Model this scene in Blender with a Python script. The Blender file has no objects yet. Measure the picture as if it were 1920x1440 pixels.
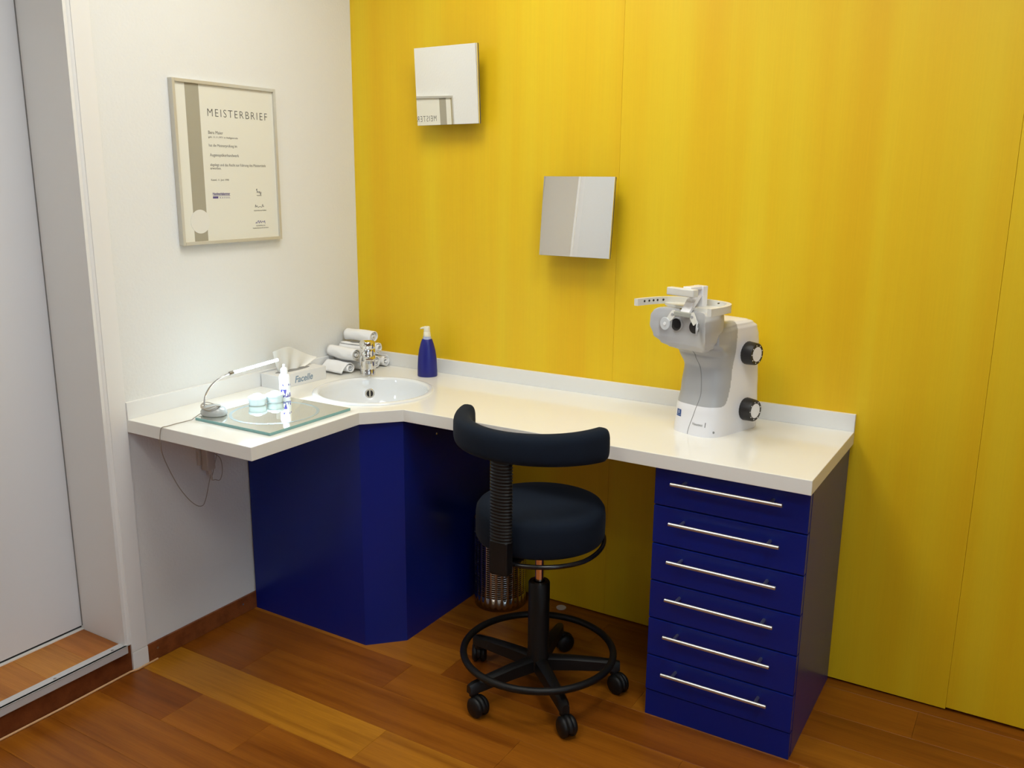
import bpy, bmesh, math, random
from mathutils import Vector, Matrix
random.seed(7)
S = bpy.context.scene
COL = S.collection
PI = math.pi

# ------------------------------------------------------------------ camera, world, light, exposure
def make_camera():
    cam = bpy.data.cameras.new('camera'); o = bpy.data.objects.new('camera', cam); COL.objects.link(o)
    cam.sensor_width = 36.0; cam.lens = 1670.6 / 1920 * 36.0; cam.clip_start = 0.02
    yaw, pitch, roll = [math.radians(a) for a in (-31.1055, -12.9905, 0.5142)]
    f = Vector((math.sin(yaw) * math.cos(pitch), math.cos(yaw) * math.cos(pitch), math.sin(pitch)))
    r = Vector((math.cos(yaw), -math.sin(yaw), 0)); u = r.cross(f)
    r2 = r * math.cos(roll) + u * math.sin(roll); u2 = -r * math.sin(roll) + u * math.cos(roll)
    m = Matrix((r2, u2, -f)).transposed().to_4x4(); m.translation = (2.131, -2.4538, 1.3946)
    o.matrix_world = m; S.camera = o
make_camera()
S.view_settings.view_transform = 'Standard'; S.view_settings.look = 'None'
S.view_settings.gamma = 1; S.view_settings.use_curve_mapping = False
S.view_settings.exposure = -0.16
W = bpy.data.worlds.new('sky'); S.world = W; W.use_nodes = True
W.node_tree.nodes['Background'].inputs[0].default_value = (0.58, 0.80, 1.0, 1)
W.node_tree.nodes['Background'].inputs[1].default_value = 5.0
def area(name, loc, sx, sy, power, col, rot=(0, 0, 0), portal=False):
    l = bpy.data.lights.new(name, 'AREA'); l.shape = 'RECTANGLE'; l.size = sx; l.size_y = sy; l.energy = power; l.color = col
    o = bpy.data.objects.new(name, l); COL.objects.link(o); o.location = loc; o.rotation_euler = rot
    if portal: l.cycles.is_portal = True
    return o
WARM = (0.985, 0.985, 0.925)
area('ceiling_light', (0.80, -0.80, 2.44), 0.55, 0.55, 14, WARM)
area('ceiling_light', (1.85, -1.10, 2.44), 0.55, 0.55, 15, WARM)
area('ceiling_light', (0.9, -2.2, 2.44), 0.55, 0.55, 11, WARM)
area('ceiling_light', (2.6, -2.3, 2.44), 0.55, 0.55, 10, WARM)
area('window_portal', (3.72, -2.55, 1.6), 1.2, 1.3, 1, (1, 1, 1), (PI / 2, 0, PI / 2), True)

# ------------------------------------------------------------------ materials
def mat(name, col, rough=0.5, metal=0.0, **kw):
    m = bpy.data.materials.new(name); m.use_nodes = True
    b = m.node_tree.nodes['Principled BSDF']
    b.inputs['Base Color'].default_value = (*col, 1); b.inputs['Roughness'].default_value = rough; b.inputs['Metallic'].default_value = metal
    for k, v in kw.items(): b.inputs[k].default_value = v
    return m
def nodes(m):
    nt = m.node_tree; return nt, nt.nodes['Principled BSDF'], nt.nodes.new, nt.links.new
def noise(m, scale3, detail=4, coord='Object', rand=False):
    nt, b, N, L = nodes(m)
    tc = N('ShaderNodeTexCoord'); mp = N('ShaderNodeMapping'); nz = N('ShaderNodeTexNoise')
    mp.inputs['Scale'].default_value = scale3; nz.inputs['Scale'].default_value = 1.0; nz.inputs['Detail'].default_value = detail
    L(tc.outputs[coord], mp.inputs[0]); L(mp.outputs[0], nz.inputs['Vector'])
    if rand:
        oi = N('ShaderNodeObjectInfo'); mu = N('ShaderNodeMath'); mu.operation = 'MULTIPLY'; mu.inputs[1].default_value = 37.0
        cb = N('ShaderNodeCombineXYZ'); L(oi.outputs['Random'], mu.inputs[0])
        for i in range(3): L(mu.outputs[0], cb.inputs[i])
        L(cb.outputs[0], mp.inputs['Location'])
    return nz
def ramp(m, src, stops):
    nt, b, N, L = nodes(m); r = N('ShaderNodeValToRGB')
    e = r.color_ramp.elements
    while len(e) < len(stops): e.new(0.5)
    for el, (p, c) in zip(e, stops): el.position = p; el.color = (*c, 1)
    L(src.outputs[0], r.inputs[0]); return r
def bump(m, src, strength, dist=0.001):
    nt, b, N, L = nodes(m); bp = N('ShaderNodeBump'); bp.inputs['Strength'].default_value = strength; bp.inputs['Distance'].default_value = dist
    L(src.outputs[0], bp.inputs['Height']); L(bp.outputs[0], b.inputs['Normal'])
def mulcol(m, a, bsock, fac=1.0):
    nt, b, N, L = nodes(m); mx = N('ShaderNodeMix'); mx.data_type = 'RGBA'; mx.blend_type = 'MULTIPLY'; mx.inputs[0].default_value = fac
    L(a, mx.inputs[6]); L(bsock, mx.inputs[7]); return mx.outputs[2]

M = {}
M['wall'] = mat('woodchip_paint', (0.765, 0.765, 0.745), 0.85)
bump(M['wall'], noise(M['wall'], (120, 120, 120), 3), 0.55, 0.002)
M['ceiling'] = mat('ceiling_paint', (0.82, 0.81, 0.79), 0.9)
M['far_wall'] = mat('beige_paint', (0.36, 0.345, 0.33), 0.9)
M['trim'] = mat('white_trim', (0.80, 0.79, 0.77), 0.4)
M['door'] = mat('door_white', (0.70, 0.70, 0.715), 0.45)
M['black'] = mat('black_gap', (0.01, 0.01, 0.01), 0.7)
def yellow():
    m = mat('yellow_stain', (0.7, 0.45, 0.02), 0.45)
    nt, b, N, L = nodes(m)
    a = noise(m, (9, 9, 0.35), 3, rand=True)
    r = ramp(m, a, [(0.32, (0.76, 0.455, 0.006)), (0.50, (0.78, 0.505, 0.009)), (0.68, (0.79, 0.555, 0.015))])
    g = noise(m, (260, 260, 5), 4, rand=True)
    r2 = ramp(m, g, [(0.3, (0.965, 0.965, 0.95)), (0.7, (1.0, 1.0, 1.0))])
    L(mulcol(m, r.outputs[0], r2.outputs[0]), b.inputs['Base Color'])
    bump(m, g, 0.05, 0.0004); b.inputs['Specular IOR Level'].default_value = 0.35; return m
M['yellow'] = yellow()
def wood(name, tint=True, base=None, rough=0.33):
    m = mat(name, (0.3, 0.1, 0.02), rough, 0.0, **{'Specular IOR Level': 0.32})
    nt, b, N, L = nodes(m)
    a = noise(m, (1.6, 26, 26), 5, rand=True)
    r = ramp(m, a, [(0.28, (0.62, 0.52, 0.45)), (0.52, (0.95, 0.93, 0.9)), (0.72, (1.12, 1.12, 1.1))])
    g = noise(m, (9, 330, 330), 3, rand=True)
    r2 = ramp(m, g, [(0.35, (0.86, 0.82, 0.78)), (0.65, (1, 1, 1))])
    c = mulcol(m, r.outputs[0], r2.outputs[0])
    if base is None:
        oi = N('ShaderNodeObjectInfo'); c = mulcol(m, oi.outputs['Color'], c)
    else:
        rgb = N('ShaderNodeRGB'); rgb.outputs[0].default_value = (*base, 1); c = mulcol(m, rgb.outputs[0], c)
    L(c, b.inputs['Base Color']); bump(m, g, 0.06, 0.0004)
    return m
M['plank'] = wood('parquet_wood')
M['base_wood'] = wood('skirting_wood', base=(0.25, 0.075, 0.022), rough=0.4)
M['riser_wood'] = wood('riser_wood', base=(0.17, 0.045, 0.012), rough=0.4)
M['subfloor'] = mat('screed', (0.03, 0.015, 0.008), 0.9)
M['alu'] = mat('brushed_aluminium', (0.62, 0.63, 0.65), 0.5, 0.35)
M['screw'] = mat('dull_screw', (0.42, 0.42, 0.43), 0.4, 1.0)
M['laminate'] = mat('white_laminate', (0.86, 0.85, 0.80), 0.13)
bump(M['laminate'], noise(M['laminate'], (60, 60, 60), 2), 0.03, 0.0006)
M['splash'] = mat('white_upstand', (0.80, 0.80, 0.79), 0.35)
M['blue'] = mat('blue_lacquer', (0.0008, 0.0125, 0.185), 0.30, 0.0, **{'Specular IOR Level': 0.34})
bump(M['blue'], noise(M['blue'], (220, 220, 220), 2), 0.05, 0.0004)
M['blue_plinth'] = M['blue']
M['steel'] = mat('brushed_steel', (0.60, 0.59, 0.575), 0.38, 1.0)
M['bin_steel'] = mat('bin_steel', (0.50, 0.47, 0.44), 0.25, 1.0)
M['chrome'] = mat('chrome', (0.85, 0.85, 0.86), 0.05, 1.0)
M['ceramic'] = mat('white_ceramic', (0.80, 0.82, 0.84), 0.06)
M['mirror'] = mat('mirror_silver', (0.93, 0.94, 0.94), 0.0, 1.0)
M['mirror_back'] = mat('mirror_edge', (0.10, 0.10, 0.11), 0.4)
M['frame'] = mat('champagne_frame', (0.60, 0.575, 0.50), 0.38, 0.3)
M['paper'] = mat('certificate_paper', (0.76, 0.75, 0.67), 0.6)
M['band'] = mat('taupe_print', (0.37, 0.345, 0.265), 0.6)
M['seal'] = mat('embossed_seal', (0.76, 0.75, 0.70), 0.5)
M['ink'] = mat('grey_ink', (0.06, 0.058, 0.055), 0.7)
M['ink_soft'] = mat('soft_grey_ink', (0.18, 0.17, 0.15), 0.7)
M['ink_purple'] = mat('purple_ink', (0.085, 0.06, 0.23), 0.7)
M['towel'] = mat('white_terry', (0.90, 0.90, 0.91), 0.95)
bump(M['towel'], noise(M['towel'], (500, 500, 500), 3), 0.7, 0.002)
M['card'] = mat('white_card', (0.78, 0.78, 0.78), 0.5)
M['card_print'] = mat('blue_grey_print', (0.22, 0.31, 0.42), 0.5)
M['slot'] = mat('tissue_slot', (0.25, 0.25, 0.25), 0.8)
M['tissue'] = mat('white_tissue', (0.85, 0.85, 0.83), 0.9)
M['soap_blue'] = mat('soap_blue', (0.006, 0.009, 0.19), 0.36)
M['cream'] = mat('cream_plastic', (0.80, 0.76, 0.62), 0.35)
M['clear'] = mat('clear_collar', (0.45, 0.50, 0.72), 0.15)
M['bottle'] = mat('bottle_white', (0.86, 0.87, 0.89), 0.3)
M['fabric'] = mat('navy_fabric', (0.0075, 0.0125, 0.023), 0.9, 0.0, **{'Specular IOR Level': 0.15})
M['fabric'].node_tree.nodes['Principled BSDF'].inputs['Sheen Weight'].default_value = 0.03
M['fabric'].node_tree.nodes['Principled BSDF'].inputs['Sheen Roughness'].default_value = 0.4
bump(M['fabric'], noise(M['fabric'], (600, 600, 600), 2), 0.3, 0.001)
M['rubber'] = mat('black_plastic', (0.006, 0.006, 0.0065), 0.45, 0.0, **{'Specular IOR Level': 0.3})
M['black_gloss'] = mat('black_enamel', (0.007, 0.007, 0.009), 0.22)
M['dev_white'] = mat('instrument_white', (0.85, 0.845, 0.88), 0.25)
M['dev_grey'] = mat('instrument_grey', (0.42, 0.425, 0.44), 0.36)
M['dev_head'] = mat('instrument_pale_grey', (0.56, 0.565, 0.58), 0.36)
M['dev_lens'] = mat('dark_lens', (0.012, 0.010, 0.010), 0.12)
M['dev_black'] = mat('knob_black', (0.014, 0.013, 0.014), 0.45)
M['dev_beige'] = mat('rail_off_white', (0.72, 0.71, 0.66), 0.4)
M['logo_blue'] = mat('logo_blue', (0.045, 0.10, 0.30), 0.5)
M['lens_disc'] = mat('frosted_lens', (0.60, 0.62, 0.65), 0.25)
M['socket'] = mat('socket_beige', (0.52, 0.46, 0.40), 0.4)
M['cable'] = mat('grey_cable', (0.36, 0.31, 0.25), 0.5)
M['lamp_base'] = mat('grey_translucent', (0.50, 0.51, 0.50), 0.2, 0.0)
M['lamp_base'].node_tree.nodes['Principled BSDF'].inputs['Transmission Weight'].default_value = 0.35
M['etch'] = mat('etched_ring', (0.60, 0.74, 0.80), 0.25, 0.92)
def emit(name, col, s):
    m = bpy.data.materials.new(name); m.use_nodes = True; nt = m.node_tree; nt.nodes.clear()
    e = nt.nodes.new('ShaderNodeEmission'); o = nt.nodes.new('ShaderNodeOutputMaterial')
    e.inputs[0].default_value = (*col, 1); e.inputs[1].default_value = s; nt.links.new(e.outputs[0], o.inputs[0]); return m
M['led'] = emit('led_tube_glow', (0.66, 0.86, 1.0), 26.0)
def glass(name, col, rough=0.0, ior=1.5, vol=None, dens=0):
    m = bpy.data.materials.new(name); m.use_nodes = True; nt = m.node_tree; nt.nodes.clear()
    g = nt.nodes.new('ShaderNodeBsdfGlass'); o = nt.nodes.new('ShaderNodeOutputMaterial')
    g.inputs['Color'].default_value = (*col, 1); g.inputs['Roughness'].default_value = rough; g.inputs['IOR'].default_value = ior
    nt.links.new(g.outputs[0], o.inputs[0])
    if vol:
        v = nt.nodes.new('ShaderNodeVolumeAbsorption'); v.inputs[0].default_value = (*vol, 1); v.inputs[1].default_value = dens
        nt.links.new(v.outputs[0], o.inputs['Volume'])
    return m
M['plate_glass'] = mat('green_glass_edge', (0.20, 0.40, 0.40), 0.06)
M['plate_mirror'] = mat('mirrored_glass', (0.95, 0.97, 0.91), 0.012, 1.0)
M['case_glass'] = mat('clear_plastic', (0.92, 1.0, 1.0), 0.28, 0.0, **{'Transmission Weight': 0.5, 'IOR': 1.25})
M['pane'] = glass('window_glass', (1, 1, 1), 0.0, 1.02)

# ------------------------------------------------------------------ helpers
def obj(name, bm, m, parent=None, smooth=False, auto=None):
    me = bpy.data.meshes.new(name)
    if isinstance(bm, bmesh.types.BMesh):
        bmesh.ops.recalc_face_normals(bm, faces=bm.faces); bm.to_mesh(me); bm.free()
    else:
        me.from_pydata(*bm)
    if m: me.materials.append(m)
    if smooth or auto:
        me.polygons.foreach_set('use_smooth', [True] * len(me.polygons))
    if auto: me.set_sharp_from_angle(angle=math.radians(auto))
    o = bpy.data.objects.new(name, me); COL.objects.link(o)
    if parent: o.parent = parent
    return o
def thing(name, label, cat, loc=(0, 0, 0), rot=(0, 0, 0), group=None):
    o = bpy.data.objects.new(name, None); COL.objects.link(o); o.empty_display_size = 0.05
    o.location = loc; o.rotation_euler = rot; o['label'] = label; o['category'] = cat
    if group: o['group'] = group
    return o
def struct(name, bm=None, m=None, label=None):
    o = obj(name, bm, m) if bm else bpy.data.objects.new(name, None)
    if not bm: COL.objects.link(o)
    o['kind'] = 'structure'
    if label: o['label'] = label
    return o
def box(bm, x0, x1, y0, y1, z0, z1, bev=0.0, seg=2):
    r = bmesh.ops.create_cube(bm, size=1.0)
    for v in r['verts']:
        v.co = Vector(((x0 + x1) / 2 + v.co.x * (x1 - x0), (y0 + y1) / 2 + v.co.y * (y1 - y0), (z0 + z1) / 2 + v.co.z * (z1 - z0)))
    if bev > 0:
        es = list({e for v in r['verts'] for e in v.link_edges})
        bmesh.ops.bevel(bm, geom=es, offset=bev, segments=seg, affect='EDGES', profile=0.6)
def B(*a, **k):
    bm = bmesh.new(); box(bm, *a, **k); return bm
def lathe(prof, segs=48, bm=None, center=(0, 0, 0), sx=1.0, sy=1.0):
    bm = bm or bmesh.new(); rings = []
    for r, z in prof:
        if r < 1e-6: rings.append([bm.verts.new((center[0], center[1], center[2] + z))])
        else: rings.append([bm.verts.new((center[0] + sx * r * math.cos(2 * PI * i / segs), center[1] + sy * r * math.sin(2 * PI * i / segs), center[2] + z)) for i in range(segs)])
    for a, b in zip(rings, rings[1:]):
        for i in range(segs):
            j = (i + 1) % segs
            if len(a) == 1 and len(b) == 1: continue
            if len(a) == 1: bm.faces.new((a[0], b[i], b[j]))
            elif len(b) == 1: bm.faces.new((a[i], a[j], b[0]))
            else: bm.faces.new((a[i], a[j], b[j], b[i]))
    return bm
def smoothpts(P, n=8):
    P = [Vector(p) for p in P]; out = []
    Q = [2 * P[0] - P[1]] + P + [2 * P[-1] - P[-2]]
    for i in range(1, len(Q) - 2):
        a, b, c, d = Q[i - 1:i + 3]
        for k in range(n):
            t = k / n
            out.append(0.5 * ((2 * b) + (c - a) * t + (2 * a - 5 * b + 4 * c - d) * t * t + (-a + 3 * b - 3 * c + d) * t ** 3))
    out.append(P[-1]); return out
def tube(P, r, segs=8, bm=None, closed=False):
    bm = bm or bmesh.new(); P = [Vector(p) for p in P]; n = len(P); rings = []
    nrm = None
    for i in range(n):
        if closed: t = (P[(i + 1) % n] - P[i - 1]).normalized()
        else: t = (P[min(i + 1, n - 1)] - P[max(i - 1, 0)]).normalized()
        if nrm is None: nrm = t.orthogonal().normalized()
        nrm = (nrm - t * nrm.dot(t)).normalized(); bn = t.cross(nrm)
        rr = r[i] if isinstance(r, (list, tuple)) else r
        rings.append([bm.verts.new(P[i] + rr * (math.cos(2 * PI * k / segs) * nrm + math.sin(2 * PI * k / segs) * bn)) for k in range(segs)])
    for i in range(n if closed else n - 1):
        a, b = rings[i], rings[(i + 1) % n]
        for k in range(segs):
            l = (k + 1) % segs; bm.faces.new((a[k], a[l], b[l], b[k]))
    if not closed: bm.faces.new(rings[0][::-1]); bm.faces.new(rings[-1])
    return bm
def circ(c, r, n=64, z=None, a0=0, a1=2 * PI, closed=True):
    m = n if closed else n + 1
    return [(c[0] + r * math.cos(a0 + (a1 - a0) * i / n), c[1] + r * math.sin(a0 + (a1 - a0) * i / n), c[2]) for i in range(m)]
def cyl(p, d, r, h, segs=32, bev=0.0, bm=None, r2=None):
    """cylinder from p along d, length h"""
    d = Vector(d).normalized(); q = d.to_track_quat('Z', 'Y').to_matrix().to_4x4(); q.translation = Vector(p)
    r2 = r if r2 is None else r2
    t = bmesh.new()
    prof = [(0, 0), (r - bev, 0), (r, bev), (r2, h - bev), (r2 - bev, h), (0, h)] if bev else [(0, 0), (r, 0), (r2, h), (0, h)]
    lathe(prof, segs, t); t.transform(q)
    if bm is None: return t
    me = bpy.data.meshes.new('tmp'); t.to_mesh(me); t.free(); bm.from_mesh(me); bpy.data.meshes.remove(me); return bm
def loft(rings, bm=None, cap=True, closed=True):
    bm = bm or bmesh.new(); R = [[bm.verts.new(p) for p in ring] for ring in rings]
    n = len(R[0])
    for a, b in zip(R, R[1:]):
        for k in range(n if closed else n - 1):
            l = (k + 1) % n; bm.faces.new((a[k], a[l], b[l], b[k]))
    if cap: bm.faces.new(R[0][::-1]); bm.faces.new(R[-1])
    return bm
def prism(poly, z0, z1, bm=None, bev=0):
    bm = bm or bmesh.new()
    a = [bm.verts.new((x, y, z0)) for x, y in poly]; b = [bm.verts.new((x, y, z1)) for x, y in poly]
    n = len(poly); fs = [bm.faces.new(a[::-1]), bm.faces.new(b)]
    for k in range(n): fs.append(bm.faces.new((a[k], a[(k + 1) % n], b[(k + 1) % n], b[k])))
    if bev: bmesh.ops.bevel(bm, geom=list(bm.edges), offset=bev, segments=2, affect='EDGES')
    return bm
def text_mesh(s, size, width=None, thin=0.0, spacing=1.0, ext=0.0002, height=None, shear=0.0):
    """bmesh of lettering in the XY plane, origin at the left end of the baseline"""
    c = bpy.data.curves.new('lettering', 'FONT'); c.body = s; c.size = size; c.space_character = spacing; c.offset = thin; c.extrude = ext; c.shear = shear
    c.resolution_u = 3
    o = bpy.data.objects.new('lettering', c); COL.objects.link(o)
    dg = bpy.context.evaluated_depsgraph_get(); me = bpy.data.meshes.new_from_object(o.evaluated_get(dg))
    bm = bmesh.new(); bm.from_mesh(me); bpy.data.objects.remove(o); bpy.data.curves.remove(c); bpy.data.meshes.remove(me)
    xs = [v.co.x for v in bm.verts]; ys = [v.co.y for v in bm.verts]
    x0, w, h = min(xs), max(xs) - min(xs), max(ys)
    for v in bm.verts:
        v.co.x = (v.co.x - x0) * (width / w if width else 1)
        if height: v.co.y *= height / h
    return bm

# ------------------------------------------------------------------ the room
XR, YF, ZC = 3.7, -3.6, 2.45
JY, JY2, JD, ST = -1.0474, -1.762, 0.194, 0.0847     # opening in the left wall: sides, depth, step height
wb = bmesh.new()
box(wb, -0.26, 0, JY + 0.012, 0.12, -0.05, ZC); box(wb, -0.26, 0, YF, JY2 - 0.012, -0.05, ZC); box(wb, -0.26, 0, JY2 - 0.012, JY + 0.012, 2.005, ZC)
struct('wall_left', wb, M['wall'], 'white woodchip-papered wall with the framed certificate')
wall_back = struct('wall_back', B(0, XR, 0.02, 0.12, -0.05, ZC), mat('yellow_backing', (0.35, 0.22, 0.008), 0.6), 'wall clad in yellow stained wood panels')
for x0, x1 in ((0.0, 1.0103), (1.0106, 2.0284), (2.0288, 3.045), (3.047, XR)):
    yo = 0.0 if x0 < 2 else 0.0006
    obj('panel', B(x0, x1, yo, 0.02, 0.006 if x0 < 2 else 0.011, ZC, bev=0.0005, seg=1), M['yellow'], wall_back)
wr = bmesh.new(); wy0, wy1, wz0, wz1 = -3.2, -1.9, 1.0, 2.2
box(wr, XR, XR + 0.12, YF, wy0, -0.05, ZC); box(wr, XR, XR + 0.12, wy1, 0.12, -0.05, ZC); box(wr, XR, XR + 0.12, wy0, wy1, -0.05, wz0); box(wr, XR, XR + 0.12, wy0, wy1, wz1, ZC)
struct('wall_right', wr, M['far_wall'])
struct('wall_front', B(-0.26, XR + 0.12, YF - 0.12, YF, -0.05, ZC), M['far_wall'])
win = struct('window_1')
fr = bmesh.new()
for a in ((wy0, wy0 + 0.05, wz0, wz1), (wy1 - 0.05, wy1, wz0, wz1), (wy0 + 0.05, wy1 - 0.05, wz0, wz0 + 0.05), (wy0 + 0.05, wy1 - 0.05, wz1 - 0.05, wz1)):
    box(fr, XR + 0.03, XR + 0.09, a[0], a[1], a[2], a[3])
obj('window_frame', fr, M['trim'], win)
obj('pane', B(XR + 0.058, XR + 0.062, wy0 + 0.05, wy1 - 0.05, wz0 + 0.05, wz1 - 0.05), M['pane'], win)
struct('ceiling', B(-0.26, XR + 0.1, YF - 0.12, 0.12, ZC, ZC + 0.1), M['ceiling'])
floor = struct('floor', B(-0.26, XR, YF, 0.02, -0.05, -0.012), M['subfloor'], 'glossy reddish brown parquet of long planks')

TONES = [(0.30, 0.096, 0.007), (0.33, 0.110, 0.008), (0.275, 0.083, 0.006), (0.315, 0.102, 0.007), (0.365, 0.130, 0.010), (0.26, 0.075, 0.006), (0.35, 0.120, 0.009)]
GOLD = (0.46, 0.190, 0.013)
def plank(x0, x1, y0, y1, z1, col, parent, name='plank'):
    o = obj(name, B(x0 + 0.0002, x1 - 0.0002, y0 + 0.0002, y1 - 0.0002, z1 - 0.012, z1, bev=0.0004, seg=1), M['plank'], parent)
    o.color = (*col, 1); return o
rows = [0.02, -0.042, -0.182, -0.311, -0.441, -0.576, -0.720, -0.866, -1.004, -1.146]
while rows[-1] > YF: rows.append(max(YF, rows[-1] - 0.1425))
known = {1: ([1.05, 1.968], None), 3: ([0.42, 1.3, 2.2], None), 4: ([0.766, 1.75], [4, 5, 0]), 5: ([0.666, 1.5, 2.4], [2, 3, 0, 1]), 6: ([0.26, 1.12, 2.1], [5, 0, 3, 6]),
         7: ([0.803, 1.9], ['g', 'g', 1]), 8: ([0.27, 0.53, 1.4], [5, 3, 0, 1])}
for i, (yt, yb) in enumerate(zip(rows, rows[1:])):
    js, cs = known.get(i, (None, None))
    if js is None:
        js = []; x = random.uniform(0.3, 1.0)
        while x < XR - 0.3: js.append(x); x += random.uniform(0.7, 1.3)
    xs = [0.0] + list(js)
    while xs[-1] < XR - 1.4: xs.append(xs[-1] + random.uniform(0.8, 1.2))
    xs.append(XR)
    for k, (a, b) in enumerate(zip(xs, xs[1:])):
        c = cs[k] if cs and k < len(cs) else random.randrange(len(TONES))
        if c == 'g': c = GOLD if k == 0 else (0.41, 0.158, 0.011)
        else: c = TONES[c]
        plank(a, b, yb, yt, 0.0, c, floor)

# ------------------------------------------------------------------ opening on the left: door, jambs, step, nosing
door = struct('door_1', label='white door set back in a white lined opening above a low step')
obj('door_leaf', B(-JD - 0.04, -JD, JY2 - 0.006, JY + 0.006, ST + 0.012, 2.0), M['door'], door)
obj('door_gap', B(-JD - 0.03, -JD - 0.006, JY2, JY, ST + 0.004, ST + 0.0125), M['black'], door)
obj('threshold_strip', B(-JD - 0.04, -JD + 0.004, JY2, JY, ST - 0.004, ST + 0.004), M['trim'], door)
obj('jamb_gap_shade', B(-JD, -JD + 0.002, JY - 0.0022, JY, ST + 0.012, 1.993), mat('gap_shade_grey', (0.20, 0.19, 0.18), 0.8), door)  # added grey strip, paints in the dark of the gap between leaf and jamb
obj('jamb', B(-JD - 0.02, 0.002, JY, JY + 0.012, ST, 2.005), M['trim'], door)
obj('jamb', B(-JD + 0.001, 0.002, JY2 - 0.012, JY2, ST, 2.005), M['trim'], door)
obj('head_jamb', B(-JD + 0.001, 0.002, JY2, JY, 1.993, 2.005), M['trim'], door)
for y0, s in ((JY + 0.012, 1), (JY2 - 0.012, -1)):
    e0 = y0 - 0.012 * s
    arc = [(-0.016 + 0.021 * math.sin(t), e0 + s * (0.0005 + 0.0172 * (1 - math.cos(t)))) for t in [PI / 2 * k / 8 for k in range(9)]]
    obj('bead', prism(arc + [(-0.016, e0 + s * 0.0177)], ST, 2.06), M['trim'], door, auto=40)
    ys = sorted((y0 + 0.0055 * s, y0 + 0.057 * s))
    obj('casing', B(0, 0.007, ys[0], ys[1], 0.0575, 2.06, bev=0.0015), M['trim'], door)
    obj('plinth_block', B(0, 0.008, ys[0], ys[1], 0.0, 0.0565, bev=0.0012), M['trim'], door)
obj('casing', B(0, 0.007, JY2 - 0.069, JY + 0.069, 2.06, 2.107, bev=0.0015), M['trim'], door)
step = struct('trim_1', B(-JD - 0.04, -0.012, JY2, JY, -0.05, ST - 0.012), M['subfloor'], 'low wooden step under the door with an aluminium nosing')
obj('riser_board', B(-0.012, 0.0012, JY2, JY + 0.0175, 0.0, ST - 0.004), M['riser_wood'], step)
xs = [JY2, JY2 + 0.11, JY2 + 0.235, JY2 + 0.37, JY2 + 0.50, JY2 + 0.615, JY]
for k, (a, b) in enumerate(zip(xs, xs[1:])):
    plank(-JD + 0.004, -0.012, a, b, ST, [(0.48, 0.19, 0.035), (0.52, 0.22, 0.04), (0.44, 0.16, 0.03)][k % 3], step)
nb = bmesh.new(); box(nb, -0.022, 0.010, JY2, JY + 0.004, ST, ST + 0.0025); box(nb, 0.0, 0.010, JY2, JY + 0.004, ST - 0.02, ST + 0.0025, bev=0.0015)
nose = obj('nosing', nb, M['alu'], step)
for y in (-1.082, -1.2536, -1.45, -1.65):
    obj('screw', cyl((-0.006, y, ST + 0.002), (0, 0, 1), 0.004, 0.0012, 14), M['screw'], nose)
struct('trim_2', tube([(0.006, JY2, 0.003), (0.005, -1.5, 0.003), (0.009, -1.25, 0.003), (0.006, -1.04, 0.003), (0.0125, -1.02, 0.003), (0.011, -0.978, 0.003), (0.009, -0.95, 0.002)], 0.003, 8), mat('pale_strip', (0.62, 0.36, 0.18), 0.6), 'thin pale strip along the foot of the step')
bl = struct('baseboard_left', B(0, 0.008, -0.9775, 0.0, 0, 0.0567, bev=0.0015), M['base_wood'], 'reddish brown wooden skirting board on the white wall')
for y, z in ((-0.9467, 0.035), (-0.6196, 0.034)):
    obj('screw', cyl((0.0075, y, z), (1, 0, 0), 0.0035, 0.0012, 14), M['screw'], bl)

# ------------------------------------------------------------------ worktop with basin
ZT, TH = 0.74, 0.036
L1, D1, C1, C2, L2, D2 = 0.9792, 0.4887, 0.5758, 0.5742, 1.7289, 0.4795
SC, SR = (0.354, -0.348), 0.178
def worktop_mesh():
    bm = bmesh.new()
    poly = [(0.0005, -0.0005), (L2, -0.0005), (L2, -D2), (C2, -D2), (D1, -C1), (D1, -L1), (0.0005, -L1)]
    o = [bm.verts.new((x, y, ZT)) for x, y in poly]; n = len(o)
    es = [bm.edges.new((o[i], o[(i + 1) % n])) for i in range(n)]
    h = [bm.verts.new((SC[0] + SR * math.cos(2 * PI * i / 64), SC[1] + SR * math.sin(2 * PI * i / 64), ZT)) for i in range(64)]
    es += [bm.edges.new((h[i], h[(i + 1) % 64])) for i in range(64)]
    r = bmesh.ops.triangle_fill(bm, edges=es, use_beauty=True)
    fs = [f for f in bm.faces]
    for f in list(bm.faces):
        c = f.calc_center_median()
        if (c.x - SC[0]) ** 2 + (c.y - SC[1]) ** 2 < (SR * 0.98) ** 2 and all((v.co.x - SC[0]) ** 2 + (v.co.y - SC[1]) ** 2 < (SR * 1.01) ** 2 for v in f.verts): bm.faces.remove(f)
    e = bmesh.ops.extrude_face_region(bm, geom=list(bm.faces))
    for v in e['geom']:
        if isinstance(v, bmesh.types.BMVert): v.co.z -= TH
    return bm
wt = thing('worktop', 'white L-shaped laminate worktop with a chamfered inner corner', 'worktop')
o = obj('top_slab', worktop_mesh(), M['laminate'], wt)
bv = o.modifiers.new('edge', 'BEVEL'); bv.width = 0.0014; bv.segments = 2; bv.limit_method = 'ANGLE'; bv.angle_limit = math.radians(40)
obj('upstand', B(0.0117, L2, -0.0117, 0.0, ZT, ZT + 0.0477, bev=0.001), M['splash'], wt)
obj('upstand', B(0.0, 0.0117, -L1, 0.0, ZT, ZT + 0.0477, bev=0.001), M['splash'], wt)

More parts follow.
